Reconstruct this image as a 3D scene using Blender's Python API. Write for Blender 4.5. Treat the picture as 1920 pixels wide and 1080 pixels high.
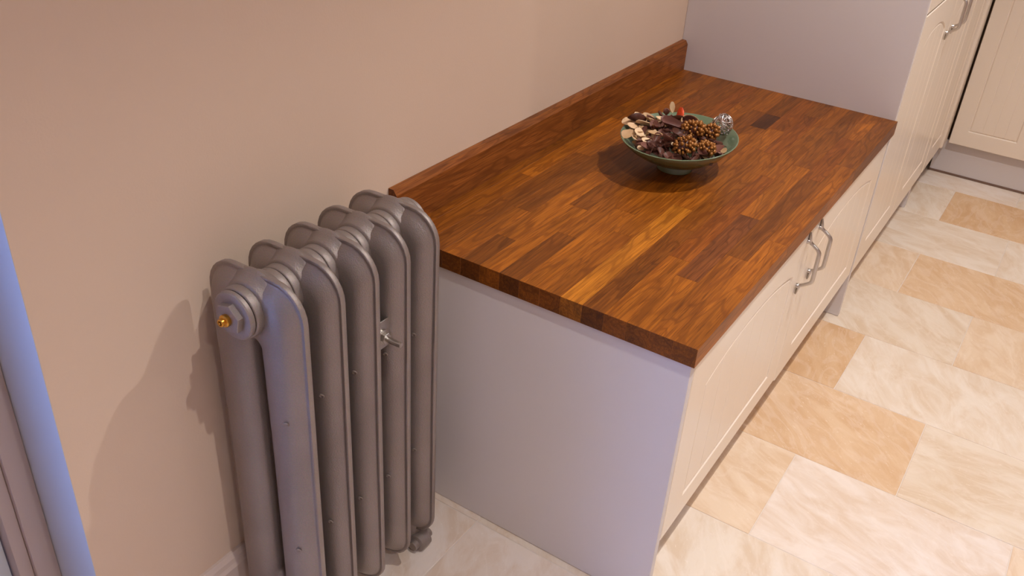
import bpy, bmesh, math, random
from mathutils import Vector, Matrix, Euler
random.seed(7)
PI = math.pi
SC = bpy.context.scene
COL = SC.collection
for o in list(bpy.data.objects): bpy.data.objects.remove(o)

# ------------------------------------------------------------------ camera
cam_d = bpy.data.cameras.new('camera'); cam = bpy.data.objects.new('camera', cam_d); COL.objects.link(cam)
Rr = Vector((0.83294704, 0.55028972, 0.0581417)); Dn = Vector((0.32970163, -0.40915936, -0.85081458)); Fw = Vector((-0.4444053, 0.7278529, -0.52223949))
m = Matrix.Identity(4)
for i in range(3):
    m[i][0] = Rr[i]; m[i][1] = -Dn[i]; m[i][2] = -Fw[i]
m.translation = (1.09673, -1.28768, 1.58087)
cam.matrix_world = m
cam_d.sensor_fit = 'HORIZONTAL'; cam_d.sensor_width = 36; cam_d.lens = 1705.06 * 36 / 1920
cam_d.clip_start = .02
SC.camera = cam

# ------------------------------------------------------------------ exposure, world, lights
SC.view_settings.view_transform = 'Standard'; SC.view_settings.look = 'None'
SC.view_settings.gamma = 1; SC.view_settings.use_curve_mapping = False
SC.view_settings.exposure = 0.0
w = bpy.data.worlds.new('dusk'); SC.world = w; w.use_nodes = True
w.node_tree.nodes['Background'].inputs[0].default_value = (.20, .27, .60, 1)
w.node_tree.nodes['Background'].inputs[1].default_value = 3.0
ZC = 2.70
WARM = (1.0, .975, .945)
LAMPS = [(1.23, .80, 120, 110), (1.24, -.66, 68, 100), (1.30, 2.25, 52, 128), (2.35, .1, 14, 130), (2.35, 1.6, 22, 120), (2.1, -1.6, 60, 124)]  # last entry is a made-up fill lamp, added to brighten the end panel
for i, (lx, ly, pw, cone_) in enumerate(LAMPS):
    ld = bpy.data.lights.new('downlight_or_fill_lamp', 'SPOT'); ld.energy = pw; ld.color = WARM
    ld.shadow_soft_size = .014; ld.spot_size = math.radians(cone_); ld.spot_blend = .7
    lo = bpy.data.objects.new('downlight_or_fill_lamp', ld); lo.location = (lx, ly, ZC - .012); COL.objects.link(lo)
ad = bpy.data.lights.new('dusk_daylight', 'AREA'); ad.shape = 'RECTANGLE'; ad.size = 1.3; ad.size_y = 2.0
ad.energy = 56; ad.color = (.24, .42, 1.0)
ao = bpy.data.objects.new('dusk_daylight', ad); ao.location = (-.75, -1.55, 1.25)
ao.rotation_euler = Vector((1, .12, -.05)).to_track_quat('-Z', 'Y').to_euler(); COL.objects.link(ao)

# ------------------------------------------------------------------ helpers
def sl(c):   # sRGB 0-255 to linear
    return tuple(((v / 255) / 12.92 if v / 255 < .04045 else ((v / 255 + .055) / 1.055) ** 2.4) for v in c) + (1,)

def link(name, me, mats, parent=None, loc=(0, 0, 0)):
    o = bpy.data.objects.new(name, me); COL.objects.link(o); o.location = loc
    for mt in (mats if isinstance(mats, (list, tuple)) else [mats]):
        if mt: me.materials.append(mt)
    if parent: o.parent = parent
    return o

def wl(o):   # world offset of an unrotated root chain
    v = Vector((0, 0, 0))
    while o: v += o.location; o = o.parent
    return v

def obj(name, bm, mat, parent=None, smooth=False, origin=None, angle=35):
    """verts of bm are world coordinates; the object's origin goes to origin"""
    off = Vector(origin) if origin is not None else (wl(parent) if parent else Vector((0, 0, 0)))
    bmesh.ops.translate(bm, verts=bm.verts, vec=-off)
    bmesh.ops.recalc_face_normals(bm, faces=bm.faces)
    me = bpy.data.meshes.new(name); bm.to_mesh(me); bm.free()
    if smooth:
        for p in me.polygons: p.use_smooth = True
        me.set_sharp_from_angle(angle=math.radians(angle))
    loc = off - (wl(parent) if parent else Vector((0, 0, 0)))
    return link(name, me, mat, parent, loc)

def root(name, loc, label, cat, group=None, rot=0):
    o = bpy.data.objects.new(name, None); COL.objects.link(o); o.location = loc; o.rotation_euler.z = rot
    o.empty_display_size = .05
    o['label'] = label; o['category'] = cat
    if group: o['group'] = group
    return o

def tag(o, label, cat, group=None, kind=None):
    o['label'] = label; o['category'] = cat
    if group: o['group'] = group
    if kind: o['kind'] = kind
    return o

def struct(o): o['kind'] = 'structure'; return o

def add_box(bm, x0, x1, y0, y1, z0, z1, bev=0, seg=1):
    vs = [bm.verts.new((x, y, z)) for x in (x0, x1) for y in (y0, y1) for z in (z0, z1)]
    q = [(0, 1, 3, 2), (4, 6, 7, 5), (0, 4, 5, 1), (2, 3, 7, 6), (0, 2, 6, 4), (1, 5, 7, 3)]
    fs = [bm.faces.new([vs[i] for i in f]) for f in q]
    if bev:
        es = list({e for f in fs for e in f.edges})
        bmesh.ops.bevel(bm, geom=es, offset=bev, segments=seg, profile=.5, affect='EDGES')

def box(name, x0, x1, y0, y1, z0, z1, mat, parent=None, bev=0, seg=1, origin=None):
    bm = bmesh.new(); add_box(bm, x0, x1, y0, y1, z0, z1, bev, seg)
    return obj(name, bm, mat, parent, origin=origin, smooth=seg > 1)

def add_prism(bm, poly, axis, a, b):
    """poly: 2D points in the two other axes (cyclic order x,y,z minus axis)"""
    def P(p, t):
        if axis == 0: return (t, p[0], p[1])
        if axis == 1: return (p[0], t, p[1])
        return (p[0], p[1], t)
    A = [bm.verts.new(P(p, a)) for p in poly]; B = [bm.verts.new(P(p, b)) for p in poly]
    bm.faces.new(A); bm.faces.new(B)
    n = len(poly)
    for i in range(n): bm.faces.new((A[i], A[(i + 1) % n], B[(i + 1) % n], B[i]))

def add_lathe(bm, prof, n, M=None, sx=1, sy=1):
    """prof: (r, h) list; revolve around local z then transform by M"""
    M = M or Matrix.Identity(4); rings = []
    for r, h in prof:
        if r < 1e-6: rings.append([bm.verts.new(M @ Vector((0, 0, h)))])
        else: rings.append([bm.verts.new(M @ Vector((sx * r * math.cos(2 * PI * i / n), sy * r * math.sin(2 * PI * i / n), h))) for i in range(n)])
    for a, b in zip(rings, rings[1:]):
        for i in range(n):
            j = (i + 1) % n
            if len(a) == 1 and len(b) == 1: continue
            if len(a) == 1: bm.faces.new((a[0], b[i], b[j]))
            elif len(b) == 1: bm.faces.new((a[i], a[j], b[0]))
            else: bm.faces.new((a[i], a[j], b[j], b[i]))

def along(p, d):  # matrix with local z along d, at p
    return Matrix.Translation(Vector(p)) @ Vector(d).to_track_quat('Z', 'Y').to_matrix().to_4x4()

def add_tube(bm, pts, rad, n=8, closed=False):
    pts = [Vector(p) for p in pts]; k = len(pts); rings = []; up = None
    for i, p in enumerate(pts):
        a = pts[(i - 1) % k] if (i or closed) else p; b = pts[(i + 1) % k] if (i < k - 1 or closed) else p
        t = (b - a).normalized()
        if up is None: up = t.orthogonal().normalized()
        up = (up - t * up.dot(t)).normalized(); s = t.cross(up)
        r = rad[i] if isinstance(rad, (list, tuple)) else rad
        r2 = r if not isinstance(r, tuple) else r[1]; r1 = r if not isinstance(r, tuple) else r[0]
        rings.append([bm.verts.new(p + up * (r1 * math.cos(2 * PI * j / n)) + s * (r2 * math.sin(2 * PI * j / n))) for j in range(n)])
    for i in range(k if closed else k - 1):
        A = rings[i]; B = rings[(i + 1) % k]
        for j in range(n): bm.faces.new((A[j], A[(j + 1) % n], B[(j + 1) % n], B[j]))
    if not closed: bm.faces.new(rings[0]); bm.faces.new(rings[-1])

# ------------------------------------------------------------------ materials
def new_mat(name):
    mt = bpy.data.materials.new(name); mt.use_nodes = True
    nt = mt.node_tree; b = nt.nodes['Principled BSDF']
    return mt, nt, b

def N(nt, t, **kw):
    n = nt.nodes.new(t)
    for k, v in kw.items(): setattr(n, k, v)
    return n

def mixc(nt, fac, a, b, mode='MIX'):
    n = nt.nodes.new('ShaderNodeMix'); n.data_type = 'RGBA'; n.blend_type = mode
    for s, v in ((n.inputs[0], fac), (n.inputs[6], a), (n.inputs[7], b)):
        if isinstance(v, bpy.types.NodeSocket): nt.links.new(v, s)
        else: s.default_value = v
    return n.outputs[2]

def plain(name, col, rough=.5, metal=0, nscale=0, namt=0, bump=0, bscale=200, spec=.5):
    mt, nt, b = new_mat(name)
    c = sl(col)
    b.inputs['Roughness'].default_value = rough; b.inputs['Metallic'].default_value = metal
    b.inputs['Specular IOR Level'].default_value = spec
    tc = N(nt, 'ShaderNodeTexCoord')
    if namt:
        no = N(nt, 'ShaderNodeTexNoise'); no.inputs['Scale'].default_value = nscale; no.inputs['Detail'].default_value = 4
        nt.links.new(tc.outputs['Object'], no.inputs['Vector'])
        d = tuple(v * (1 - namt) for v in c[:3]) + (1,); e = tuple(min(1, v * (1 + namt)) for v in c[:3]) + (1,)
        nt.links.new(mixc(nt, no.outputs['Fac'], d, e), b.inputs['Base Color'])
    else: b.inputs['Base Color'].default_value = c
    if bump:
        n2 = N(nt, 'ShaderNodeTexNoise'); n2.inputs['Scale'].default_value = bscale; n2.inputs['Detail'].default_value = 3
        nt.links.new(tc.outputs['Object'], n2.inputs['Vector'])
        bp = N(nt, 'ShaderNodeBump'); bp.inputs['Strength'].default_value = bump; bp.inputs['Distance'].default_value = .001
        nt.links.new(n2.outputs['Fac'], bp.inputs['Height']); nt.links.new(bp.outputs[0], b.inputs['Normal'])
    return mt

M_wall = plain('magnolia_paint', (211, 186, 165), .75, nscale=3, namt=.03, bump=.15, bscale=260, spec=.25)
M_panel = plain('lilac_grey_panel', (216, 208, 206), .5, nscale=2, namt=.02, spec=.3)
M_cream = plain('cream_door_foil', (236, 222, 206), .26, nscale=2, namt=.015, spec=.45)
M_skirt = plain('skirting_paint', (206, 186, 176), .45, nscale=4, namt=.02)
M_white = plain('white_gloss_paint', (188, 190, 196), .35, nscale=4, namt=.02)
M_frame = plain('frame_paint', (176, 156, 148), .45, nscale=6, namt=.03)
M_ceiling = plain('ceiling_paint', (240, 236, 230), .85, nscale=3, namt=.02)
M_steel = plain('brushed_steel', (190, 184, 178), .28, 1, nscale=90, namt=.08)
M_brass = plain('brass', (214, 160, 70), .3, 1, nscale=200, namt=.2)
M_gasket = plain('dark_gasket', (38, 24, 22), .7, nscale=100, namt=.2)
M_dark = plain('dark_gap', (40, 34, 30), .8, nscale=50, namt=.2)
M_grout = plain('pale_grout', (222, 208, 196), .85, nscale=120, namt=.06)
M_bowl = plain('celadon_glaze', (104, 120, 94), .16, nscale=18, namt=.13, spec=.6)
M_glitter = plain('orange_glitter', (214, 70, 22), .3, .3, nscale=500, namt=.6, bump=1, bscale=700)
M_gold = plain('gilded_cone', (152, 98, 42), .36, .35, nscale=260, namt=.5)
M_wire = plain('silver_wire', (206, 198, 194), .25, 1, nscale=200, namt=.2)
M_bezel = plain('white_bezel', (238, 236, 232), .4, nscale=20, namt=.01)

def metal_paint():
    mt, nt, b = new_mat('aluminium_radiator_paint')
    tc = N(nt, 'ShaderNodeTexCoord')
    a = N(nt, 'ShaderNodeTexNoise'); a.inputs['Scale'].default_value = 9; a.inputs['Detail'].default_value = 5
    f = N(nt, 'ShaderNodeTexNoise'); f.inputs['Scale'].default_value = 420; f.inputs['Detail'].default_value = 2
    for q in (a, f): nt.links.new(tc.outputs['Object'], q.inputs['Vector'])
    c = mixc(nt, a.outputs['Fac'], sl((130, 115, 108)), sl((158, 142, 134)))
    c = mixc(nt, .22, c, f.outputs['Color'], 'OVERLAY')
    hs = N(nt, 'ShaderNodeHueSaturation'); hs.inputs['Saturation'].default_value = .8; nt.links.new(c, hs.inputs['Color'])
    nt.links.new(hs.outputs[0], b.inputs['Base Color'])
    b.inputs['Metallic'].default_value = .55; b.inputs['Roughness'].default_value = .5
    bp = N(nt, 'ShaderNodeBump'); bp.inputs['Strength'].default_value = .35; bp.inputs['Distance'].default_value = .0012
    nt.links.new(f.outputs['Fac'], bp.inputs['Height']); nt.links.new(bp.outputs[0], b.inputs['Normal'])
    return mt
M_rad = metal_paint()

def wood(name, endgrain=False):
    """oiled oak, grain along y; tone comes from the object's own colour, figure offset by the object"""
    mt, nt, b = new_mat(name); L = nt.links.new
    tc = N(nt, 'ShaderNodeTexCoord'); oi = N(nt, 'ShaderNodeObjectInfo')
    ofs = N(nt, 'ShaderNodeCombineXYZ'); mu = N(nt, 'ShaderNodeMath', operation='MULTIPLY'); mu.inputs[1].default_value = 37
    L(oi.outputs['Random'], mu.inputs[0]); L(mu.outputs[0], ofs.inputs[0]); L(mu.outputs[0], ofs.inputs[1]); L(mu.outputs[0], ofs.inputs[2])
    ad_ = N(nt, 'ShaderNodeVectorMath', operation='ADD'); L(tc.outputs['Object'], ad_.inputs[0]); L(ofs.outputs[0], ad_.inputs[1])
    mp = N(nt, 'ShaderNodeMapping'); mp.inputs['Scale'].default_value = (1, .14, 1) if not endgrain else (1, 1, 1)
    L(ad_.outputs[0], mp.inputs['Vector'])
    big = N(nt, 'ShaderNodeTexNoise'); big.inputs['Scale'].default_value = 22; big.inputs['Detail'].default_value = 2; big.inputs['Distortion'].default_value = .6
    fine = N(nt, 'ShaderNodeTexNoise'); fine.inputs['Scale'].default_value = 260; fine.inputs['Detail'].default_value = 5
    mp2 = N(nt, 'ShaderNodeMapping'); mp2.inputs['Scale'].default_value = (1, .03, 1) if not endgrain else (1, 1, .8)
    L(ad_.outputs[0], mp2.inputs['Vector']); L(mp2.outputs[0], fine.inputs['Vector']); L(mp.outputs[0], big.inputs['Vector'])
    # cathedral figure: contour rings of the large noise
    m1 = N(nt, 'ShaderNodeMath', operation='MULTIPLY'); m1.inputs[1].default_value = 46; L(big.outputs['Fac'], m1.inputs[0])
    sn = N(nt, 'ShaderNodeMath', operation='SINE'); L(m1.outputs[0], sn.inputs[0])
    r1 = N(nt, 'ShaderNodeMapRange'); r1.inputs['From Min'].default_value = .35; r1.inputs['From Max'].default_value = 1; L(sn.outputs[0], r1.inputs[0])
    base = oi.outputs['Color']
    dk = mixc(nt, 1.0, base, (.66, .58, .50, 1), 'MULTIPLY')
    lt = mixc(nt, 1.0, base, (1.22, 1.20, 1.12, 1), 'MULTIPLY')
    r2 = N(nt, 'ShaderNodeMapRange'); r2.inputs['From Min'].default_value = .30; r2.inputs['From Max'].default_value = .66; L(fine.outputs['Fac'], r2.inputs[0])
    c = mixc(nt, r2.outputs[0], dk, lt)
    ms = N(nt, 'ShaderNodeMath', operation='MULTIPLY'); ms.inputs[1].default_value = .85; L(r1.outputs[0], ms.inputs[0])
    c2 = mixc(nt, ms.outputs[0], c, dk)
    pore = N(nt, 'ShaderNodeTexNoise'); pore.inputs['Scale'].default_value = 620; pore.inputs['Detail'].default_value = 2
    mp3 = N(nt, 'ShaderNodeMapping'); mp3.inputs['Scale'].default_value = (1, .025, 1) if not endgrain else (1, 1, 1)
    L(ad_.outputs[0], mp3.inputs['Vector']); L(mp3.outputs[0], pore.inputs['Vector'])
    rp = N(nt, 'ShaderNodeMapRange'); rp.inputs['From Min'].default_value = .56; rp.inputs['From Max'].default_value = .66; rp.inputs['To Max'].default_value = .75
    L(pore.outputs['Fac'], rp.inputs[0])
    c2 = mixc(nt, rp.outputs[0], c2, mixc(nt, 1.0, dk, (.6, .5, .42, 1), 'MULTIPLY'))
    r3 = N(nt, 'ShaderNodeMapRange'); r3.inputs['From Min'].default_value = .3; r3.inputs['From Max'].default_value = .7
    r3.inputs['To Min'].default_value = .80; r3.inputs['To Max'].default_value = 1.30; L(big.outputs['Fac'], r3.inputs[0])
    c3 = N(nt, 'ShaderNodeVectorMath', operation='SCALE'); L(c2, c3.inputs[0]); L(r3.outputs[0], c3.inputs['Scale'])
    out = c3.outputs[0]
    if endgrain: out = mixc(nt, 1.0, out, (.62, .60, .62, 1), 'MULTIPLY')  # darker end grain: oiled tone plus this face's weaker light, put into the colour
    L(out, b.inputs['Base Color'])
    b.inputs['Roughness'].default_value = .42; b.inputs['Specular IOR Level'].default_value = .28
    bp = N(nt, 'ShaderNodeBump'); bp.inputs['Strength'].default_value = .25; bp.inputs['Distance'].default_value = .0006
    L(fine.outputs['Fac'], bp.inputs['Height']); L(bp.outputs[0], b.inputs['Normal'])
    return mt
M_wood = wood('oiled_oak'); M_end = wood('oiled_oak_end_grain', True)

def travertine():
    mt, nt, b = new_mat('travertine'); L = nt.links.new
    tc = N(nt, 'ShaderNodeTexCoord'); oi = N(nt, 'ShaderNodeObjectInfo')
    mu = N(nt, 'ShaderNodeMath', operation='MULTIPLY'); mu.inputs[1].default_value = 53; L(oi.outputs['Random'], mu.inputs[0])
    cb = N(nt, 'ShaderNodeCombineXYZ'); L(mu.outputs[0], cb.inputs[0]); L(mu.outputs[0], cb.inputs[2])
    ad_ = N(nt, 'ShaderNodeVectorMath', operation='ADD'); L(tc.outputs['Object'], ad_.inputs[0]); L(cb.outputs[0], ad_.inputs[1])
    rt = N(nt, 'ShaderNodeVectorRotate'); rt.rotation_type = 'Z_AXIS'
    mr = N(nt, 'ShaderNodeMath', operation='MULTIPLY'); mr.inputs[1].default_value = 1.6; L(oi.outputs['Random'], mr.inputs[0])
    L(ad_.outputs[0], rt.inputs['Vector']); L(mr.outputs[0], rt.inputs['Angle'])
    mp = N(nt, 'ShaderNodeMapping'); mp.inputs['Scale'].default_value = (1, 2.3, 1); L(rt.outputs[0], mp.inputs['Vector'])
    cl = N(nt, 'ShaderNodeTexNoise'); cl.inputs['Scale'].default_value = 6.5; cl.inputs['Detail'].default_value = 9; cl.inputs['Roughness'].default_value = .62; cl.inputs['Distortion'].default_value = .7
    ve = N(nt, 'ShaderNodeTexNoise'); ve.inputs['Scale'].default_value = 5; ve.inputs['Detail'].default_value = 6; ve.inputs['Distortion'].default_value = 1.2
    sp = N(nt, 'ShaderNodeTexNoise'); sp.inputs['Scale'].default_value = 75; sp.inputs['Detail'].default_value = 4
    for q in (cl, ve, sp): L(mp.outputs[0], q.inputs['Vector'])
    base = oi.outputs['Color']
    dk = mixc(nt, 1.0, base, (.89, .81, .72, 1), 'MULTIPLY')
    lt = mixc(nt, .55, base, sl((246, 232, 222)))
    r = N(nt, 'ShaderNodeMapRange'); r.inputs['From Min'].default_value = .38; r.inputs['From Max'].default_value = .60; L(cl.outputs['Fac'], r.inputs[0])
    c = mixc(nt, r.outputs[0], dk, base)
    m1 = N(nt, 'ShaderNodeMath', operation='MULTIPLY'); m1.inputs[1].default_value = 30; L(ve.outputs['Fac'], m1.inputs[0])
    sn = N(nt, 'ShaderNodeMath', operation='SINE'); L(m1.outputs[0], sn.inputs[0])
    r2 = N(nt, 'ShaderNodeMapRange'); r2.inputs['From Min'].default_value = .2; r2.inputs['From Max'].default_value = 1; r2.inputs['To Max'].default_value = .22; L(sn.outputs[0], r2.inputs[0])
    c = mixc(nt, r2.outputs[0], c, lt)
    r4 = N(nt, 'ShaderNodeMapRange'); r4.inputs['From Min'].default_value = .64; r4.inputs['From Max'].default_value = .72; r4.inputs['To Max'].default_value = .5; L(sp.outputs['Fac'], r4.inputs[0])
    c = mixc(nt, r4.outputs[0], c, lt)
    L(c, b.inputs['Base Color'])
    b.inputs['Roughness'].default_value = .42; b.inputs['Specular IOR Level'].default_value = .4
    bp = N(nt, 'ShaderNodeBump'); bp.inputs['Strength'].default_value = .2; bp.inputs['Distance'].default_value = .001
    L(sp.outputs['Fac'], bp.inputs['Height']); L(bp.outputs[0], b.inputs['Normal'])
    return mt
M_trav = travertine()

def petal_mat(name, ca, cb, rough=.6):
    mt, nt, b = new_mat(name); L = nt.links.new
    tc = N(nt, 'ShaderNodeTexCoord'); oi = N(nt, 'ShaderNodeObjectInfo')
    no = N(nt, 'ShaderNodeTexNoise'); no.inputs['Scale'].default_value = 160; no.inputs['Detail'].default_value = 3
    L(tc.outputs['Object'], no.inputs['Vector'])
    m1 = N(nt, 'ShaderNodeMath', operation='ADD'); L(no.outputs['Fac'], m1.inputs[0]); L(oi.outputs['Random'], m1.inputs[1])
    m2 = N(nt, 'ShaderNodeMath', operation='MULTIPLY'); m2.inputs[1].default_value = .5; L(m1.outputs[0], m2.inputs[0])
    L(mixc(nt, m2.outputs[0], sl(ca), sl(cb)), b.inputs['Base Color']); b.inputs['Roughness'].default_value = rough
    return mt
M_pcream = petal_mat('dried_slice_cream', (232, 204, 160), (214, 170, 130))
M_ptan = petal_mat('dried_slice_tan', (178, 136, 92), (196, 158, 116))
M_pbrown = petal_mat('dried_petal_brown', (54, 25, 19), (110, 62, 46), .5)
M_ppurple = petal_mat('dried_petal_purple', (84, 46, 42), (142, 92, 76), .5)

mt, nt, b = new_mat('lamp_glow'); b.inputs['Emission Color'].default_value = (1, .85, .65, 1); b.inputs['Emission Strength'].default_value = 12
b.inputs['Base Color'].default_value = (1, .9, .8, 1); M_lamp = mt
mt, nt, b = new_mat('window_glass'); b.inputs['Roughness'].default_value = .02; b.inputs['Transmission Weight'].default_value = 1
b.inputs['IOR'].default_value = 1.1; b.inputs['Base Color'].default_value = (.95, .97, 1, 1); M_glass = mt

# ------------------------------------------------------------------ room shell
W, L, H, T = .698, 1.443, .68, .0405      # worktop depth, length, height of its top, thickness
XR, YF, YB = 3.0, -2.3, 3.58
fl = root('floor', (0, 0, 0), '', ''); del fl['label']; del fl['category']; fl['kind'] = 'structure'
bm = bmesh.new(); add_box(bm, -.3, XR, YF, YB, -.06, -.0014); obj('grout_bed', bm, M_grout, fl)
PALE = [(228, 213, 197), (231, 216, 204), (226, 209, 190), (230, 215, 199)]
TAN = [(220, 186, 150), (216, 180, 142), (222, 190, 156)]
rows = {  # row index: (joints in x, tile tones)
    -1: ([.262, .80, 1.33, 2.12], 'mmPPP'), 0: ([.262, 1.06, 1.86, 2.4], 'mPPPP'), 1: ([.262, .80, 1.33, 1.86, 2.4], 'PQPQPP'),
    2: ([.53, 1.057, 1.86, 2.4], 'PTPPT'), 3: ([.262, .797, 1.6, 2.12], 'PTPPP'), 4: ([.53, 1.06, 1.6, 2.4], 'PPQTP'),
    5: ([.262, .813, 1.6, 2.12], 'PQTPP'), 6: ([.53, 1.075, 1.86, 2.4], 'PPPPT'), 7: ([.262, .81, 1.36, 2.12], 'PPTPP'),
    8: ([.53, 1.05, 1.86, 2.4], 'PPPPP'), 9: ([.8, 1.6], 'PPP'), 10: ([1.06, 1.86], 'PPP'),
    -2: ([.53, 1.06, 1.6, 2.4], 'PTPPP'), -3: ([.262, .8, 1.6, 2.12], 'PPPTP'), -4: ([.53, 1.06, 1.86], 'PTPP'),
    -5: ([.262, .8, 1.6, 2.4], 'TPPPP'), -6: ([.53, 1.33, 1.86], 'PPTP'), -7: ([.53, 1.33, 1.86], 'PPTP')}
g = .0012
for k, (js, tones) in rows.items():
    y0 = max(YF, -.007 + .349 * k); y1 = min(YB, -.007 + .349 * (k + 1))
    if y1 - y0 < .03: continue
    xs = [-.3 if -1.97 < y0 < -.80 else 0] + js + [XR]
    for i in range(len(xs) - 1):
        x0, x1 = xs[i], xs[i + 1]
        if x1 <= x0: continue
        dz = random.uniform(-.0004, .0004)
        t = box('tile', x0 + g, x1 - g, y0 + g, y1 - g, -.012, dz, M_trav, fl, bev=.0007, origin=((x0 + x1) / 2, (y0 + y1) / 2, 0))
        tn = tones[i % len(tones)]
        c = random.choice(TAN) if tn == 'T' else (PALE[1] if tn == 'm' else random.choice(PALE))
        if tn == 'Q': c = (228, 204, 178)
        t.color = sl(c)

OY0, OY1, OZ = -1.95, -.76, 2.15      # garden door opening in the left wall
bm = bmesh.new()
add_box(bm, -.3, 0, OY1, YB, -.06, ZC); add_box(bm, -.3, 0, YF, OY0, -.06, ZC); add_box(bm, -.3, 0, OY0, OY1, OZ, ZC)
struct(obj('wall_left', bm, M_wall))
struct(box('wall_back', -.3, XR + .1, YB, YB + .1, -.06, ZC, M_wall))
struct(box('wall_right', XR, XR + .1, YF, YB, -.06, ZC, M_wall))
struct(box('wall_front', -.3, XR + .1, YF - .1, YF, -.06, ZC, M_wall))
struct(box('ceiling', -.3, XR + .1, YF - .1, YB + .1, ZC, ZC + .1, M_ceiling))
# the reveal is gloss white: thin lining boards on jambs and head
d1 = root('door_1', (0, OY1, 0), '', ''); del d1['label']; del d1['category']; d1['kind'] = 'structure'
box('reveal_lining', -.19, -.0003, OY1 - .0008, OY1 + .0, 0, OZ, M_white, d1)
box('frame_post', -.19, -.117, OY1 - .040, OY1 - .0008, 0, OZ, M_frame, d1, bev=.003, seg=2)
box('sash_stop', -.19, -.124, OY1 - .064, OY1 - .040, 0, OZ, M_frame, d1, bev=.004, seg=2)
box('frame_post', -.19, -.117, OY0, OY0 + .04, 0, OZ, M_frame, d1, bev=.003, seg=2)
box('frame_head', -.19, -.117, OY0 + .04, OY1 - .040, OZ - .04, OZ, M_frame, d1, bev=.003, seg=2)
box('threshold', -.19, -.117, OY0 + .04, OY1 - .064, 0, .03, M_frame, d1, bev=.003)
box('door_stile', -.185, -.145, OY1 - .15, OY1 - .066, .03, OZ - .045, M_white, d1, bev=.004, seg=2)
box('door_stile', -.185, -.145, OY0 + .042, OY0 + .13, .03, OZ - .045, M_white, d1, bev=.004, seg=2)
box('door_rail', -.185, -.145, OY0 + .13, OY1 - .15, .03, .24, M_white, d1, bev=.004, seg=2)
box('door_rail', -.185, -.145, OY0 + .13, OY1 - .15, OZ - .15, OZ - .045, M_white, d1, bev=.004, seg=2)
box('pane', -.168, -.162, OY0 + .13, OY1 - .15, .24, OZ - .15, M_glass, d1)
# skirting with a chamfered top
bm = bmesh.new(); add_prism(bm, [(0.0, 0), (.018, 0), (.018, .132), (.014, .140), (.012, .150), (.006, .160), (0, .160)], 1, OY1, .009)
struct(obj('baseboard_left', bm, M_skirt))
bm = bmesh.new(); add_prism(bm, [(XR, 0), (XR - .018, 0), (XR - .018, .132), (XR - .012, .150), (XR - .006, .160), (XR, .160)], 1, YF, 2.9)
struct(obj('baseboard_right', bm, M_skirt))

# ------------------------------------------------------------------ downlights; the last fitting is made up for the added fill lamp
for i, (lx, ly, pw, cone_) in enumerate(LAMPS):
    r = root('ceiling_downlight_or_fill', (lx, ly, ZC), 'round recessed ceiling downlight or added fill light with a white bezel above the floor', 'light', 'recessed ceiling downlights')
    bm = bmesh.new(); add_lathe(bm, [(.030, 0), (.030, -.004), (.042, -.005), (.045, 0)], 28, Matrix.Translation((lx, ly, ZC))); obj('bezel', bm, M_bezel, r, smooth=True)
    bm = bmesh.new(); add_lathe(bm, [(0, -.001), (.029, -.001), (.029, 0)], 24, Matrix.Translation((lx, ly, ZC))); obj('lamp', bm, M_lamp, r)

# ------------------------------------------------------------------ worktop
wt = root('oak_worktop', (0, 0, H - T), 'oiled oak block worktop of many staves on the low cream cabinet', 'worktop')
pitch = W / 15
BR = (120, 67, 18); MID = (135, 76, 18); LTc = (149, 85, 20); YEL = (160, 98, 26); DK = (76, 40, 16); RED = (126, 68, 18)
spec = {  # stave column (0 at the wall): list of (y end, tone)
    0: [(.5, MID), (1.0, BR), (9, MID)], 1: [(.42, MID), (.9, LTc), (9, BR)], 2: [(.62, BR), (1.1, MID), (9, LTc)],
    3: [(.26, MID), (.75, BR), (1.2, RED), (9, BR)], 4: [(.13, BR), (.55, LTc), (1.0, BR), (9, MID)], 5: [(.35, LTc), (.9, BR), (9, RED)],
    6: [(.22, BR), (.56, MID), (1.05, BR), (9, MID)], 7: [(.40, LTc), (.80, MID), (1.24, BR), (9, MID)],
    8: [(.30, MID), (.70, LTc), (1.11, MID), (1.235, DK), (9, BR)], 9: [(.505, YEL), (.96, MID), (1.13, LTc), (9, RED)],
    10: [(.41, BR), (.95, MID), (1.3, RED), (9, BR)], 11: [(.28, LTc), (.80, RED), (9, MID)],
    12: [(.215, LTc), (.56, DK), (.92, LTc), (9, BR)], 13: [(.36, MID), (.86, BR), (1.2, RED), (9, MID)], 14: [(.48, LTc), (1.0, MID), (9, BR)]}
for k, segs in spec.items():
    y0 = 0
    for ye, tone in segs:
        y1 = min(ye, L); x0 = k * pitch; x1 = x0 + pitch
        if tone == DK and k == 12: tone = (108, 60, 26)
        bm = bmesh.new(); add_box(bm, x0, x1, y0, y1, H - T, H, .00035)
        for f in bm.faces:
            f.normal_update()
            if abs(f.normal.y) > .9: f.material_index = 1
        st = obj('stave', bm, [M_wood, M_end], wt, origin=((x0 + x1) / 2, (y0 + y1) / 2, H - T / 2))
        j = random.uniform(.9, 1.08)
        st.color = tuple(v * j for v in sl(tone)[:3]) + (1,)
        y0 = y1
        if y1 >= L: break
# upstand with a chamfered top arris
HU = .0945
bm = bmesh.new(); add_prism(bm, [(.0005, H), (.0215, H), (.0215, H + HU - .012), (.0135, H + HU), (.0005, H + HU)], 1, .001, L - .001)
for f in bm.faces:
    f.normal_update()
    if abs(f.normal.y) > .9: f.material_index = 1
up = obj('oak_upstand', bm, [M_wood, M_end], origin=(.011, .5, H)); up.color = sl((132, 76, 32))
tag(up, 'long narrow oak upstand with chamfered top along the wall behind the worktop', 'upstand')

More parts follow.
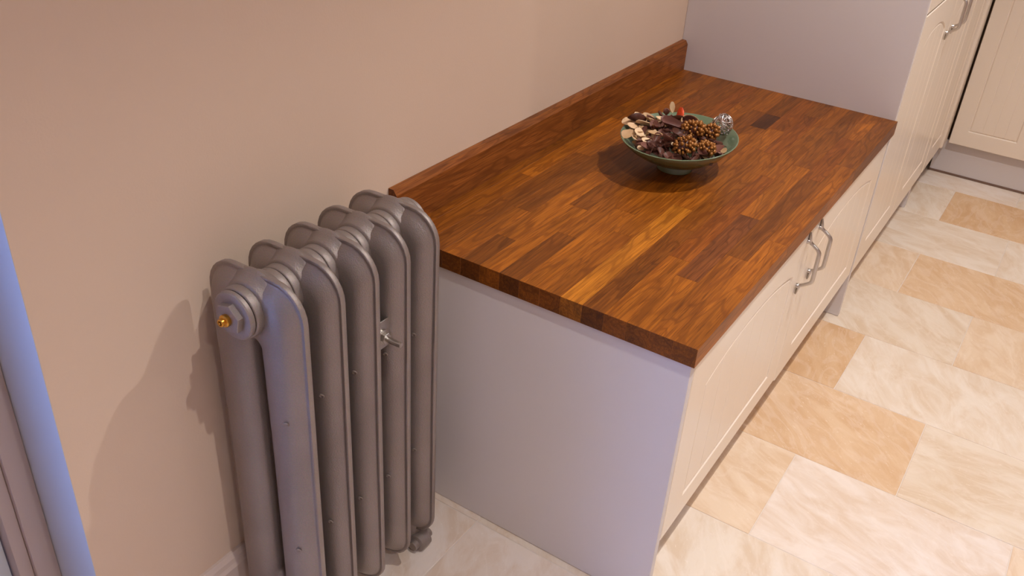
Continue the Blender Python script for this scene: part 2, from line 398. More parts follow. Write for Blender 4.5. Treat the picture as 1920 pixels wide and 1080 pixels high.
# ------------------------------------------------------------------ cabinet doors (local: x = width, -y = outwards, z = up; origin bottom left of front)
def door_meshes(w, h, mg=.09, rb=.085, z_spring=None, sag=.035, th=.02, dep=.0045, ngro=5, arch=True):
    top_mid = h - .067; zs = (top_mid - sag) if arch else top_mid
    def a(x):
        u = (x - w / 2) / (w / 2 - mg); u = max(-1, min(1, u))
        return zs + (top_mid - zs) * (1 - abs(u) ** 2.3) if arch else zs
    bm = bmesh.new(); n = 22
    xs = [mg + (w - 2 * mg) * i / n for i in range(n + 1)]
    V = lambda x, y, z: bm.verts.new((x, y, z))
    e = .0022   # rounded outer arris
    def quad(*p): bm.faces.new([V(*q) for q in p])
    for (xa, xb, za, zb) in ((e, mg, e, h - e), (w - mg, w - e, e, h - e), (mg, w - mg, e, rb)): quad((xa, 0, za), (xb, 0, za), (xb, 0, zb), (xa, 0, zb))
    for i in range(n): quad((xs[i], 0, a(xs[i])), (xs[i + 1], 0, a(xs[i + 1])), (xs[i + 1], 0, h - e), (xs[i], 0, h - e))
    o1 = [(e, 0, e), (w - e, 0, e), (w - e, 0, h - e), (e, 0, h - e)]; o2 = [(0, e, 0), (w, e, 0), (w, e, h), (0, e, h)]; o3 = [(x, th, z) for x, y, z in o2]
    for i in range(4):
        j = (i + 1) % 4; quad(o1[i], o1[j], o2[j], o2[i]); quad(o2[i], o2[j], o3[j], o3[i])
    quad(*o3)
    bv = .0042
    loop = [(mg, rb), (w - mg, rb)] + [(x, a(x)) for x in reversed(xs)]
    cx, cz = w / 2, (rb + zs) / 2
    inn = []
    for (x, z) in loop:
        xi = min(max(x, mg + bv), w - mg - bv); zi = z + bv if z < cz and abs(z - rb) < 1e-6 else z - bv
        inn.append((xi, zi))
    for i in range(len(loop)):
        j = (i + 1) % len(loop)
        quad((loop[i][0], 0, loop[i][1]), (loop[j][0], 0, loop[j][1]), (inn[j][0], dep, inn[j][1]), (inn[i][0], dep, inn[i][1]))
    in2 = []; b2 = bv * 2.1
    for (x, z) in loop:
        xi = min(max(x, mg + b2), w - mg - b2); zi = z + b2 if z < cz and abs(z - rb) < 1e-6 else z - b2
        in2.append((xi, zi))
    for i in range(len(loop)):
        j = (i + 1) % len(loop)
        quad((inn[i][0], dep, inn[i][1]), (inn[j][0], dep, inn[j][1]), (in2[j][0], .0012, in2[j][1]), (in2[i][0], .0012, in2[i][1]))
    bmesh.ops.remove_doubles(bm, verts=bm.verts, dist=1e-5)
    bmesh.ops.recalc_face_normals(bm, faces=bm.faces)
    f1 = bpy.data.meshes.new('door'); bm.to_mesh(f1); bm.free()
    # boarded panel
    bm = bmesh.new(); x0, x1 = mg + b2, w - mg - b2; stations = set()
    for i in range(n + 1): stations.add((round(min(max(xs[i], x0), x1), 5), 0))
    for k in range(1, ngro + 1):
        gx = x0 + (x1 - x0) * k / (ngro + 1)
        stations = {s for s in stations if abs(s[0] - gx) > .004}
        stations |= {(gx - .0018, 0), (gx, 1), (gx + .0018, 0)}
    S = sorted(stations)
    prev = None
    for x, gflag in S:
        y = .0012 + (.0009 if gflag else 0); c = (V(x, y, rb + b2), V(x, y, a(x) - b2))
        if prev: bm.faces.new((prev[0], c[0], c[1], prev[1]))
        prev = c
    bmesh.ops.recalc_face_normals(bm, faces=bm.faces)
    if bm.faces and sum(f.normal.y for f in bm.faces) > 0: bmesh.ops.reverse_faces(bm, faces=bm.faces)
    f2 = bpy.data.meshes.new('boarded_panel'); bm.to_mesh(f2); bm.free()
    for me in (f1, f2): me.materials.append(M_cream)
    return f1, f2

def handle_mesh():
    """D handle, local: z up along the bar, -y outwards, centred"""
    bm = bmesh.new(); h = .058
    half = [(-.0030, h + .026, (.0018, .0030)), (-.0042, h + .017, (.0026, .0064)), (-.0060, h + .006, (.0036, .0064)), (-.0085, h + .0005, (.0044, .0046)),
            (-.016, h - .004, (.0040, .0042)), (-.0255, h - .0105, (.0042, .0042)), (-.0310, h - .0155, (.0046, .0046)), (-.0333, h - .0205, (.0050, .0050)), (-.0340, h - .0270, (.0051, .0051)), (-.0340, 0, (.0052, .0052))]
    pts = half + [(y, -z, r) for y, z, r in reversed(half[:-1])]
    add_tube(bm, [(0, y, z) for y, z, r in pts], [(r[1], r[0]) for y, z, r in pts], 10)
    for s in (-1, 1): add_lathe(bm, [(0, 0), (.0062, 0), (.0062, .006), (.0045, .0085), (0, .0085)], 12, along((0, 0, s * (h + .003)), (0, -1, 0)))
    bmesh.ops.recalc_face_normals(bm, faces=bm.faces)
    me = bpy.data.meshes.new('handle'); bm.to_mesh(me); bm.free()
    for p in me.polygons: p.use_smooth = True
    me.set_sharp_from_angle(angle=math.radians(50)); me.materials.append(M_steel)
    return me
HANDLE = handle_mesh()

def put_door(rt, meshes, loc, rot, hx=None, hz=None):
    """door under rt with boarded panel and handle under the door; loc world, root unrotated"""
    o = bpy.data.objects.new('door', meshes[0]); COL.objects.link(o); o.parent = rt
    o.location = Vector(loc) - wl(rt); o.rotation_euler.z = rot
    p = bpy.data.objects.new('boarded_panel', meshes[1]); COL.objects.link(p); p.parent = o
    if hx is not None:
        q = bpy.data.objects.new('handle', HANDLE); COL.objects.link(q); q.parent = o; q.location = (hx, 0, hz)
        q['label'] = 'steel bow handle'
    return o
E90 = PI / 2
XF = .690; ZB = .155
# low cabinet under the oak worktop
bc = root('base_cabinet', (.33, .72, 0), 'low cream two door base cabinet under the oak worktop', 'cabinet')
p = box('end_panel', .0005, XF, .010, .028, .001, H - T - .0005, M_panel, bc, bev=.0008); p['label'] = 'lilac grey end panel beside the radiator'
box('end_panel', .001, XF - .022, 1.418, 1.434, ZB, H - T - .001, M_panel, bc)
box('carcass_base', .001, XF - .022, .0285, 1.4175, ZB, ZB + .018, M_panel, bc)
box('carcass_back', .001, .008, .0285, 1.4175, ZB + .0185, H - T - .001, M_panel, bc)
box('divider', .009, XF - .022, .719, .737, ZB + .0185, H - T - .001, M_panel, bc)
box('plinth', XF - .075, XF - .059, .0285, 1.4175, .001, ZB - .001, M_panel, bc)
D1 = door_meshes(.694, .456, mg=.088, rb=.058, sag=.036)
put_door(bc, D1, (XF, .0305, .176), E90, .694 - .034, .365)
D2 = door_meshes(.702, .466, mg=.090, rb=.066, sag=.036)
put_door(bc, D2, (XF, .7285, .166), E90, .052, .375)

# tall cabinet beyond it
tc_ = root('tall_cabinet', (.33, 1.96, 0), 'tall cream larder cabinet at the far end of the oak worktop', 'cabinet')
ZT = 2.35
p = box('side_panel', .0005, XF, L + .0005, L + .019, .001, ZT, M_panel, tc_, bev=.0008); p['label'] = 'lilac grey side panel'
box('side_panel', .0005, XF - .022, 2.462, 2.48, .001, ZT, M_panel, tc_)
box('carcass_base', .0005, XF - .022, L + .0195, 2.4615, ZB, ZB + .018, M_panel, tc_)
box('carcass_top', .0005, XF - .022, L + .0195, 2.4615, ZT - .018, ZT, M_panel, tc_)
box('carcass_back', .0005, .008, L + .0195, 2.4615, ZB + .0185, ZT - .0185, M_panel, tc_)
box('plinth', XF - .075, XF - .059, L + .0195, 2.4615, .001, ZB - .001, M_panel, tc_)
dw = .496
DL = door_meshes(dw, .820, mg=.085, rb=.082, sag=.045, ngro=3)
DU = door_meshes(dw, ZT - .985, mg=.085, rb=.082, sag=.045, ngro=3)
for i, y in enumerate((1.4665, 1.9665)):
    put_door(tc_, DL, (XF, y, ZB), E90, (dw - .040) if i == 0 else .056, .745)
    put_door(tc_, DU, (XF, y, .981), E90, (dw - .040) if i == 0 else .040, .12)

# narrow cabinet in the corner
cc = root('corner_cabinet', (.33, 2.68, 0), 'narrow cream cabinet and filler post in the far corner', 'cabinet')
box('side_panel', .0005, .668, 2.4815, 2.499, .004, 1.0, M_panel, cc)
box('carcass_back', .0005, .008, 2.4995, 2.95, ZB, 1.0, M_panel, cc)
DN = door_meshes(.335, .820, mg=.078, rb=.082, sag=.03, ngro=1)
put_door(cc, DN, (XF, 2.4825, ZB), E90)
box('filler_post', .668, XF + .010, 2.8195, 2.924, ZB, .978, M_cream, cc, bev=.006, seg=3)
box('plinth', .60, .616, 2.4995, 2.958, .001, ZB - .001, M_panel, cc)

# far run facing the camera
Yd = 2.92
dw3 = .318
DF = door_meshes(dw3, .820, mg=.062, rb=.066, sag=.03, ngro=3)
M_seal = plain('brown_seal', (118, 92, 78), .7)
for k, lab in enumerate(('cream base cabinet in the far corner, beside the dark vertical gap', 'cream base cabinet second from the far left corner', 'cream base cabinet third from the far left corner')):
    xd = .7085 + k * .645; xe = xd + .641
    fr = root('base_cabinet', (xd + .32, 3.2, 0), lab, 'cabinet')
    put_door(fr, DF, (xd, Yd, ZB), 0, dw3 - .03, .72); put_door(fr, DF, (xd + dw3 + .004, Yd, ZB), 0, .03, .72)
    box('carcass', xd + .009, xe - .001, Yd + .0205, YB - .001, ZB, .9995, M_dark, fr)
    px = .6625 if k == 0 else xd
    box('plinth', px, xe + .0035, 2.96, 2.976, .010, ZB - .0005, M_panel, fr)
    box('plinth_seal', px, xe + .0035, 2.957, 2.974, .001, .0098, M_seal, fr)['label'] = 'brown seal along the plinth foot'
w2 = box('oak_counter', .0005, XR - .001, Yd - .025, YB - .001, 1.0005, 1.0405, [M_wood], None, bev=.001, origin=(1.8, 3.2, 1.02)); w2.color = sl(MID)
tag(w2, 'oak counter over the far cream cabinets', 'worktop')

# ------------------------------------------------------------------ radiator
RY = [-.475 + .0825 * k for k in range(5)]
RXC, HZT, HZB = .134, .790, .108
rad = root('cast_iron_radiator', (RXC, -.31, 0), 'silver painted two column cast iron radiator of five sections', 'radiator')
def section_mesh():
    X0, X1, Z0, Z1, R = .030, .240, .050, .848, .060
    sx0, sx1, sz0, sz1 = .124, .144, .172, .722; rs = .01
    O, I = [], []
    def arc(cx, cz, r, a0, a1, n): return [(cx + r * math.cos(a0 + (a1 - a0) * i / n), cz + r * math.sin(a0 + (a1 - a0) * i / n)) for i in range(n + 1)]
    ns, nc, nf = 10, 7, 4
    # right side going up, corner, top flat to the middle; the same for the other quadrants by mirroring
    def quad_(sxn, szn):
        mx, mz = RXC, (Z0 + Z1) / 2; smz = mz
        hw, hh = (X1 - X0) / 2, (Z1 - Z0) / 2; szh = (sz1 - sz0) / 2; szc = (sz1 + sz0) / 2
        o, i_ = [], []
        for t in range(ns): 
            u = t / ns; o.append((hw, u * (hh - R))); i_.append((rs, u * (szh - rs)))
        cr = arc(hw - R, hh - R, R, 0, PI / 2, nc); fl_ = [(hw - R - (hw - R) * t / nf, hh) for t in range(1, nf + 1)]
        oo = cr + fl_; m_ = len(oo) - 1
        o += oo; i_ += [(rs * math.cos(PI / 2 * t / m_), szh - rs + rs * math.sin(PI / 2 * t / m_)) for t in range(m_ + 1)]
        return [(mx + sxn * a, mz + szn * b_) for a, b_ in o], [(mx + sxn * a, szc + szn * b_) for a, b_ in i_]
    a, b_ = quad_(1, 1); O += a; I += b_
    a, b_ = quad_(-1, 1); O += a[::-1][1:]; I += b_[::-1][1:]
    a, b_ = quad_(-1, -1); O += a[1:]; I += b_[1:]
    a, b_ = quad_(1, -1); O += a[::-1][1:-1]; I += b_[::-1][1:-1]
    bm = bmesh.new(); grid = []
    prof = [(0, .0040), (.0010, .0052), (.0050, .0054), (.0066, .0050), (.0078, .0050), (.0100, .0066), (.0150, .0118), (.022, .0180), (.031, .0238), (.042, .0272)]
    inn = [(.046, .0272), (.034, .0262), (.024, .0235), (.015, .0190), (.008, .0140), (.003, .0085), (.0, .0)]
    for (ox, oz), (ix, iz) in zip(O, I):
        d = Vector((ix - ox, iz - oz)); D = d.length; d.normalize(); row = []
        st = [(p_, h_) for p_, h_ in prof] + [(D - p_, h_) for p_, h_ in inn]
        f = min(1.0, D / .0951)
        for q, (p_, h_) in enumerate(st):
            if q < len(prof): p_ = p_ * f
            row.append((ox + d.x * p_, oz + d.y * p_, h_))
        grid.append(row)
    n = len(grid); mm = len(grid[0])
    # drop the bulge near the heads so the shoulders stay lean around the hubs
    front = [[bm.verts.new((x, -h_, z)) for x, z, h_ in r] for r in grid]
    back = [[bm.verts.new((x, h_, z)) for x, z, h_ in r] for r in grid]
    for i in range(n):
        j = (i + 1) % n
        for q in range(mm - 1):
            bm.faces.new((front[i][q], front[j][q], front[j][q + 1], front[i][q + 1]))
            bm.faces.new((back[i][q], back[i][q + 1], back[j][q + 1], back[j][q]))
        bm.faces.new((front[i][0], back[i][0], back[j][0], front[j][0]))
    hub = [(.0, -.0406), (.0415, -.0406), (.0430, -.0396), (.0436, -.0380), (.0440, -.0262), (.0434, -.0250), (.0470, -.0240), (.0490, -.0215), (.0512, -.016), (.0562, -.0095), (.0612, -.0035), (.0628, 0)]
    hub += [(r, -h_) for r, h_ in reversed(hub[:-1])]
    for hz in (HZT, HZB): add_lathe(bm, hub, 48, along((RXC, 0, hz), (0, 1, 0)))
    bmesh.ops.remove_doubles(bm, verts=bm.verts, dist=1e-6)
    bmesh.ops.recalc_face_normals(bm, faces=bm.faces)
    bmesh.ops.translate(bm, verts=bm.verts, vec=(-RXC, 0, 0))
    me = bpy.data.meshes.new('section'); bm.to_mesh(me); bm.free()
    for p_ in me.polygons: p_.use_smooth = True
    me.set_sharp_from_angle(angle=math.radians(48)); me.materials.append(M_rad)
    return me
SEC = section_mesh()
def knob_mesh():
    bm = bmesh.new(); add_lathe(bm, [(0, .0), (.0052, 0), (.005, .0012), (.0038, .0022), (.0030, .0014), (0, .0010)], 14)
    bmesh.ops.recalc_face_normals(bm, faces=bm.faces)
    me = bpy.data.meshes.new('casting_mark'); bm.to_mesh(me); bm.free(); me.materials.append(M_rad)
    for p_ in me.polygons: p_.use_smooth = True
    return me
KN = knob_mesh()
secs = []
for k, y in enumerate(RY):
    s = bpy.data.objects.new('section', SEC); COL.objects.link(s); s.parent = rad; s.location = (0, y + .31, 0); secs.append(s)
    for (zz, xx) in ((.302, .206), (.600, .204)):
        q = bpy.data.objects.new('casting_mark', KN); COL.objects.link(q); q.parent = s
        q.location = (xx - RXC, -.0262, zz + random.uniform(-.006, .006)); q.rotation_euler = (PI / 2 + .25, 0, .35)
for k in range(4):
    for hz in (HZT, HZB):
        bm = bmesh.new(); add_lathe(bm, [(0, -.0011), (.0408, -.0011), (.0408, .0011), (0, .0011)], 40, along((RXC, RY[k] + .04125, hz), (0, 1, 0)))
        obj('gasket', bm, M_gasket, rad)
# end plugs
def plug(y, s, hz, brass):
    bm = bmesh.new()
    M_ = along((RXC, y + s * .0406, hz), (0, s, 0))
    add_lathe(bm, [(0, .0012), (.0400, .0012), (.0412, .0022), (.0412, .0085), (.0392, .0108), (.0345, .0116), (.030, .0112), (0, .0112)], 44, M_)
    pg = obj('bushing', bm, M_rad, rad, smooth=True, angle=30)
    bm = bmesh.new(); add_lathe(bm, [(0, -.0002), (.0405, -.0002), (.0405, .0014), (0, .0014)], 40, M_); obj('gasket', bm, M_gasket, rad)
    bm = bmesh.new(); add_lathe(bm, [(0, .011), (.0262, .011), (.0262, .0200), (.0250, .0212), (0, .0212)], 6, M_ @ Matrix.Rotation(.30, 4, 'Z')); obj('hexagon', bm, M_rad, rad)
    if brass:
        bm = bmesh.new(); add_lathe(bm, [(0, .021), (.0098, .021), (.0104, .0225), (.0104, .0275), (.0092, .029), (.0066, .0295), (.0066, .0345), (.0058, .0355), (.0042, .0355), (.0040, .0325), (0, .0325)], 20, M_)
        v = obj('air_vent', bm, M_brass, rad, smooth=True, angle=30); v['label'] = 'brass bleed valve'
        bm = bmesh.new(); q = .0020
        add_box(bm, -q, q, -q, q, .0320, .0362); bmesh.ops.transform(bm, matrix=M_, verts=bm.verts); obj('valve_key', bm, M_brass, v)
plug(RY[0], -1, HZT, True); plug(RY[0], -1, HZB, False); plug(RY[4], 1, HZT, False); plug(RY[4], 1, HZB, False)
# feet
def foot(y, s):
    """s=1 front foot (towards the room), s=-1 wall side"""
    bm = bmesh.new(); X = lambda d: RXC + s * d
    add_tube(bm, [(X(.040), y, .100), (X(.044), y, .066), (X(.046), y, .044), (X(.050), y, .026), (X(.056), y, .012), (X(.060), y, .001)],
             [(.030, .022), (.026, .019), (.019, .015), (.017, .015), (.019, .016), (.021, .018)], 18)
    add_lathe(bm, [(0, -.017), (.016, -.017), (.0205, -.0145), (.0205, .0145), (.016, .017), (0, .017)], 22, along((X(.070), y, .0212), (0, 1, 0)))
    for t in (-1, 1): add_lathe(bm, [(0, .015), (.0118, .015), (.0118, .0275), (.0105, .0290), (0, .0290)], 18, along((X(.070), y, .0235), (0, t, 0)))
    return obj('foot', bm, M_rad, rad, smooth=True, angle=40)
for y in (RY[4], RY[0]):
    for s in (1, -1): foot(y, s)
# wall stay: rod from the wall, plate, washer, nut
by, bz = -.2695, .6455
bm = bmesh.new(); add_box(bm, .2075, .2115, by - .034, by + .034, bz - .026, bz + .033, .0006)
st = obj('stay_plate', bm, M_steel, rad); st['label'] = 'steel wall stay plate'
bm = bmesh.new(); add_box(bm, .058, .062, by - .034, by + .034, bz - .026, bz + .033, .0006); obj('stay_plate', bm, M_steel, rad)
bm = bmesh.new(); add_lathe(bm, [(0, .0005), (.0054, .0005)] + [(.0054 + (.0002 if i % 2 else 0), .004 + i * .0062) for i in range(40)] + [(.0048, .2545), (0, .2545)], 12, along((0, by, bz), (1, 0, 0)))
obj('stay_rod', bm, M_steel, rad, smooth=True, angle=60)
bm = bmesh.new(); add_lathe(bm, [(.0059, .0), (.0150, .0), (.0150, .0024), (.0059, .0024)], 24, along((.2116, by, bz), (1, 0, 0))); obj('washer', bm, M_steel, rad, smooth=True)
bm = bmesh.new(); add_lathe(bm, [(.0060, .0), (.0106, .0), (.0110, .0008), (.0110, .0076), (.0104, .0086), (.0060, .0086)], 6, along((.2140, by, bz), (1, 0, 0))); obj('nut', bm, M_steel, rad)

# ------------------------------------------------------------------ green bowl
BX, BY, BZ = .333, .694, H
bowl = root('green_bowl', (BX, BY, BZ), 'shallow oval green glazed bowl of potpourri standing on the oak worktop', 'bowl')
prof_o = [(.040, .0), (.043, .0015), (.042, .010), (.040, .0145), (.050, .0185), (.072, .028), (.098, .042), (.122, .058), (.140, .0745), (.150, .0860)]
prof_i = [(.1505, .0880), (.1485, .0890), (.1460, .0878), (.136, .0775), (.118, .063), (.094, .048), (.066, .035), (.035, .027), (0, .0250)]
bm = bmesh.new(); add_lathe(bm, [(0, .0035), (.034, .0035), (.036, 0)] + prof_o + prof_i, 72, Matrix.Translation((BX, BY, BZ)), sx=.915, sy=1.10)
# the foot ring is round and the rim slightly pulled
for v in bm.verts:
    h = v.co.z - BZ; t = max(0, min(1, (h - .014) / .06)); 
    v.co.x = BX + (v.co.x - BX) * ((1 / .915) * (1 - t) + t); v.co.y = BY + (v.co.y - BY) * ((1 / 1.10) * (1 - t) + t)
obj('bowl_body', bm, M_bowl, bowl, smooth=True, angle=50)

def bowl_z(x, y):  # inner surface height
    r = math.hypot((x - BX) / .915, (y - BY) / 1.10)
    pr = sorted([(a, b_) for a, b_ in prof_i[2:]])
    for (r0, h0), (r1, h1) in zip(pr, pr[1:]):
        if r0 <= r <= r1: return BZ + h0 + (h1 - h0) * (r - r0) / (r1 - r0)
    return BZ + .088
# ------------------------------------------------------------------ potpourri
def petal_mesh(name, a, b_, cup, tw, th, mat, rim=None):
    """curled oval flake, long axis x"""
    bm = bmesh.new(); nr, na = 3, 12; T_, B_ = [], []
    for side, lst in ((1, T_), (-1, B_)):
        c = bm.verts.new((0, 0, side * th / 2)); lst.append([c])
        for i in range(1, nr + 1):
            ring = []
            for j in range(na):
                an = 2 * PI * j / na; r = i / nr
                x = a * r * math.cos(an); y = b_ * r * math.sin(an) * (1 - .25 * math.cos(an))
                z = cup * (y / b_) ** 2 * b_ + tw * (x / a) ** 2 * a + .12 * b_ * math.sin(3 * an + a * 900) * r * r
                t = th * (1 if i < nr else .5)
                ring.append(bm.verts.new((x, y, z + side * t / 2)))
            lst.append(ring)
    for lst, s in ((T_, 1), (B_, -1)):
        for j in range(na):
            k_ = (j + 1) % na; bm.faces.new((lst[0][0], lst[1][j], lst[1][k_]))
            for i in range(1, nr): bm.faces.new((lst[i][j], lst[i + 1][j], lst[i + 1][k_], lst[i][k_]))
    for j in range(na):
        k_ = (j + 1) % na; bm.faces.new((T_[nr][j], B_[nr][j], B_[nr][k_], T_[nr][k_]))
    bmesh.ops.recalc_face_normals(bm, faces=bm.faces)
    me = bpy.data.meshes.new(name); bm.to_mesh(me); bm.free(); me.materials.append(mat)
    for p_ in me.polygons: p_.use_smooth = True
    me.set_sharp_from_angle(angle=math.radians(60))
    return me
def place(name, me, x, y, z, rx, ry, rz, label, group=None, cat='potpourri', s=1):
    o = bpy.data.objects.new(name, me); COL.objects.link(o); o.location = (x, y, z); o.rotation_euler = (rx, ry, rz); o.scale = (s, s, s)
    tag(o, label, cat, group); return o
kinds = {
    'cream': ([petal_mesh('dried_slice', .016, .012, .10, .05, .0022, M_pcream), petal_mesh('dried_slice', .018, .0085, .18, .05, .0022, M_pcream)], 'small cream dried slice mixed unevenly through the potpourri heap in the green bowl', 'cream dried slices in the bowl', 'dried_slice'),
    'tan': ([petal_mesh('dried_slice', .014, .0115, .15, .1, .0024, M_ptan), petal_mesh('dried_slice', .018, .007, .3, .1, .0022, M_ptan)], 'small tan dried slice mixed unevenly through the potpourri heap in the green bowl', 'tan dried slices in the bowl', 'dried_slice'),
    'brown': ([petal_mesh('dried_petal', .020, .0105, .8, .25, .0020, M_pbrown), petal_mesh('dried_petal', .017, .012, .6, .3, .0020, M_pbrown)], 'small dark brown curled petal filling the potpourri heap in the green bowl', 'dark brown petals in the bowl', 'dried_petal'),
    'purple': ([petal_mesh('dried_petal', .021, .0085, 1.2, .35, .0018, M_ppurple), petal_mesh('dried_petal', .018, .012, .55, .2, .0020, M_ppurple)], 'small dusky reddish curled petal filling the potpourri heap in the green bowl', 'dusky purple petals in the bowl', 'dried_petal')}
def flake(kind, x, y, z, rx, ry, rz, i=0, s=1, label=None, group=1):
    ms, lab, grp, nm = kinds[kind]
    return place(nm, ms[i % 2], x, y, z, rx, ry, rz, label or lab, (grp if group else None), s=s)
# heap: fills the wall side and near side of the bowl
random.seed(21)
def heap_top(x, y):
    # heap height above worktop; highest near the middle, empty to the far right
    u = (x - BX); v = (y - BY)
    e = (u - (-.022)) ** 2 / .108 ** 2 + (v - (-.018)) ** 2 / .130 ** 2
    return BZ + .107 - .022 * e
cnt = 0; tries = 0
while cnt < 230 and tries < 9000:
    tries += 1
    u = random.uniform(-.13, .12); v = random.uniform(-.155, .13); x, y = BX + u, BY + v
    if math.hypot(u / .915, v / 1.10) > .128: continue
    if u * .55 + v * .84 > .074: continue          # far right part stays empty
    lo, hi = bowl_z(x, y) + .006, heap_top(x, y)
    if hi < lo: continue
    z = max(lo, hi - abs(random.gauss(0, .011)))
    left = (u * .8 - v * .3) < .01
    kd = random.choices(['cream', 'tan', 'brown', 'purple'], [5, 4, 5, 4] if left else [.5, 1, 5, 4])[0]
    flake(kd, x, y, z, random.uniform(-1, 1), random.uniform(-.9, .9), random.uniform(0, 2 * PI), random.randrange(2), random.uniform(.6, .95))
    cnt += 1
Zt = .778
flake('cream', .208, .664, Zt, .35, -.1, .4, 0, 1.12, 'round cream dried slice resting on the wall side rim of the green bowl', 0)
flake('cream', .214, .716, Zt + .001, .3, .1, 1.2, 0, 1.2, 'large yellowish cream dried slice behind the others at the bowl rim', 0)
flake('brown', .230, .668, Zt + .008, -.9, .2, 1.0, 0, 1.35, 'dark pointed seed pod between the cream slices at the bowl rim', 0)
flake('cream', .248, .664, Zt + .006, -.7, .3, .9, 1, 1.25, 'cream half moon dried slice beside the dark pointed pod', 0)
flake('tan', .239, .600, Zt - .004, .5, -.3, .8, 0, 1.15, 'tan dried slice leaning on the near left rim of the bowl', 0)
flake('cream', .263, .612, Zt + .003, .5, .5, .2, 0, .85, 'small round cream slice lying below the half moon slice', 0)
flake('cream', .266, .580, Zt - .002, .6, .4, 1.9, 0, .95, 'cream slice nearest the front rim of the bowl', 0)
flake('cream', .276, .712, Zt + .010, .1, .2, .35, 1, 1.05, 'long cream dried slice in the middle of the heap', 0)
flake('tan', .298, .624, Zt + .006, .2, .1, .5, 1, 1.05, 'tan dried sliver lying across the petals', 0)
flake('cream', .266, .784, .797, 1.2, 1.35, .6, 1, .85, 'pale oval slice standing upright at the back of the bowl', 0)
flake('purple', .318, .676, .792, .5, .2, .5, 0, 1.55, 'long reddish brown curved pod lying on top of the heap', 0)
flake('purple', .334, .606, .784, .6, .5, 2.0, 1, 1.45, 'large dusky furled leaf at the front of the heap', 0)
flake('purple', .306, .560, .770, .4, .3, 1.2, 1, 1.0, 'dusky petal nearest the front rim of the bowl', 0)
flake('purple', .443, .668, .768, .3, -.6, .6, 1, 1.0, 'dusky petal lying alone on the right of the golden cones', 0)
for (px, py, pz, rz_, kk, i_) in [(.232, .640, .780, .9, 'cream', 1), (.250, .690, .786, 2.2, 'tan', 0), (.285, .655, .788, 1.4, 'brown', 0), (.292, .700, .790, .3, 'purple', 1), (.284, .596, .776, 2.6, 'tan', 0), (.300, .585, .776, .6, 'cream', 1), (.345, .640, .790, 1.1, 'brown', 1), (.258, .735, .786, 1.8, 'brown', 0), (.236, .720, .782, .2, 'tan', 1), (.305, .735, .788, 2.9, 'brown', 0)]:
    flake(kk, px, py, pz, .5, .3, rz_, i_, 1.0)
flake('brown', .418, .640, .764, .3, -.2, 1.4, 1, 1.1, 'dark petal under the golden cones by the front rim', 0)
# white rimmed pod: open half shell
bm = bmesh.new(); prof = [(0, -.020), (.010, -.018), (.018, -.010), (.021, 0), (.0225, .001), (.0215, .003), (.0195, .001), (.016, -.009), (.009, -.016), (0, -.0175)]
add_lathe(bm, prof, 24); 
for f in bm.faces:
    c = f.calc_center_median(); f.material_index = 1 if c.z > -.0001 else 0
po = obj('seed_pod', bm, [M_ppurple, M_pcream], smooth=True, angle=60); po.location = (.338, .738, .790); po.rotation_euler = (.95, .25, .3); po.scale = (1.1, .75, 1)
tag(po, 'half open brown seed pod with a pale rim in the middle of the bowl', 'potpourri')
# orange glittered piece: ridged standing sliver
bm = bmesh.new()
add_tube(bm, [(-.016, 0, 0), (-.008, .002, .010), (.0, .001, .021), (.006, -.002, .032), (.008, -.003, .040)], [(.010, .004), (.0125, .0045), (.0115, .005), (.009, .004), (.004, .002)], 10)
og = obj('glittered_pod', bm, M_glitter, smooth=True); og.location = (.304, .752, .772); og.rotation_euler = (0, 0, 2.4)
tag(og, 'bright orange glittered pod standing behind the heap', 'potpourri')
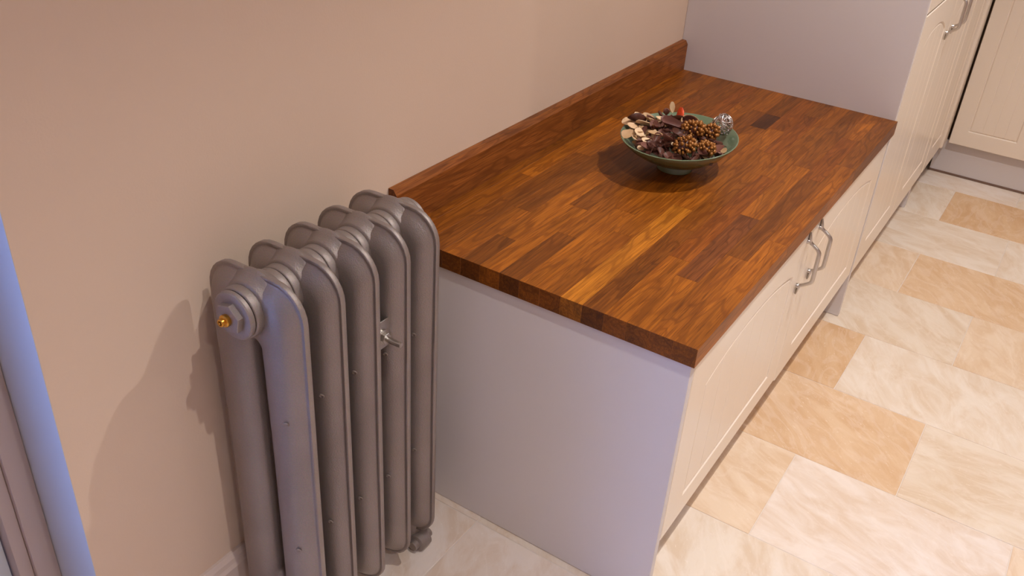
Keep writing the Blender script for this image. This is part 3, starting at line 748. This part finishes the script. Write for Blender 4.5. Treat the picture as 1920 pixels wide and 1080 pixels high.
# golden cones: body with rows of rounded scales
def cone(name, c, d, ln, r, sr, label, mat):
    bm = bmesh.new(); d = Vector(d).normalized(); Mx = along(c, d)
    add_lathe(bm, [(0, -ln * .5)] + [(r * .75 * math.sin(PI * (i + 1) / 8), -ln * .5 + ln * (i + 1) / 8) for i in range(7)] + [(0, ln * .5)], 12, Mx)
    cn = obj(name, bm, M_pbrown, origin=c, smooth=True)
    bm = bmesh.new(); ga = 2.39996; n = 64
    for i in range(n):
        t = (i + .5) / n; h = -ln * .5 + ln * t; rr = r * math.sqrt(max(.02, 1 - (2 * t - 1) ** 2)) * .88; an = ga * i
        q = Vector((rr * math.cos(an), rr * math.sin(an), h)); nrm = Vector((math.cos(an), math.sin(an), (2 * t - 1) * .9)).normalized()
        s_ = sr * random.uniform(.6, 1.3); q = q + Vector((random.uniform(-1, 1), random.uniform(-1, 1), random.uniform(-1, 1))) * .0022
        mt_ = Mx @ Matrix.Translation(q) @ nrm.to_track_quat('Z', 'Y').to_matrix().to_4x4() @ Matrix.Diagonal((s_, s_ * .85, s_ * 1.25, 1))
        bmesh.ops.create_icosphere(bm, subdivisions=1, radius=1, matrix=mt_)
    sc = obj('scales', bm, mat, cn, smooth=True, angle=180)
    tag(cn, label, 'cone')
cone('golden_cone', (.381, .612, .780), (.35, .7, .15), .056, .022, .0050, 'gilded cone with small round scales at the front of the green bowl', M_gold)
cone('golden_cone', (.366, .690, .793), (.8, .5, .1), .048, .021, .0056, 'gilded cone lying behind the front cone, beside the pale rimmed pod', M_gold)
cone('golden_cone', (.396, .722, .783), (.6, .8, .35), .046, .019, .0052, 'gilded cone touching the silver wire ball', M_gold)
cone('golden_cone', (.420, .655, .770), (.9, .4, .0), .040, .016, .0052, 'small gilded cone lowest towards the right of the bowl', M_gold)
# silver wire ball
random.seed(5)
bm = bmesh.new(); R_ = .0270
for i in range(18):
    ax = Vector((random.gauss(0, 1), random.gauss(0, 1), random.gauss(0, 1))).normalized(); u_ = ax.orthogonal().normalized(); v_ = ax.cross(u_)
    rr = R_ * random.uniform(.86, 1.02); off = random.uniform(-.3, .3) * R_; rr2 = math.sqrt(max(1e-6, rr * rr - off * off))
    add_tube(bm, [ax * off + u_ * (rr2 * math.cos(a_ * 2 * PI / 20)) + v_ * (rr2 * (1 + .06 * math.sin(a_ * .9 + i)) * math.sin(a_ * 2 * PI / 20)) for a_ in range(20)], .00125, 5, closed=True)
wb = obj('wire_ball', bm, M_wire, smooth=True); wb.location = (.402, .786, .786)
tag(wb, 'tangled silver wire ball on the far right of the green bowl', 'ornament')
# thin twig and bead
bm = bmesh.new(); add_tube(bm, [(0, 0, 0), (.012, -.004, .002), (.026, -.002, 0), (.040, -.008, .001)], .0009, 6)
tw = obj('twig', bm, M_pbrown, smooth=True); tw.location = (.412, .706, .768); tag(tw, 'thin dark twig lying on the bare right side of the bowl', 'twig')
bm = bmesh.new(); bmesh.ops.create_icosphere(bm, subdivisions=3, radius=.0085)
bd = obj('seed_ball', bm, plain('glossy_seed', (110, 66, 56), .12, nscale=60, namt=.3), smooth=True, angle=180); bd.location = (.251, .788, .781); tag(bd, 'small glossy round brown seed beside the upright pale slice', 'seed')
print('objects', len(bpy.data.objects))
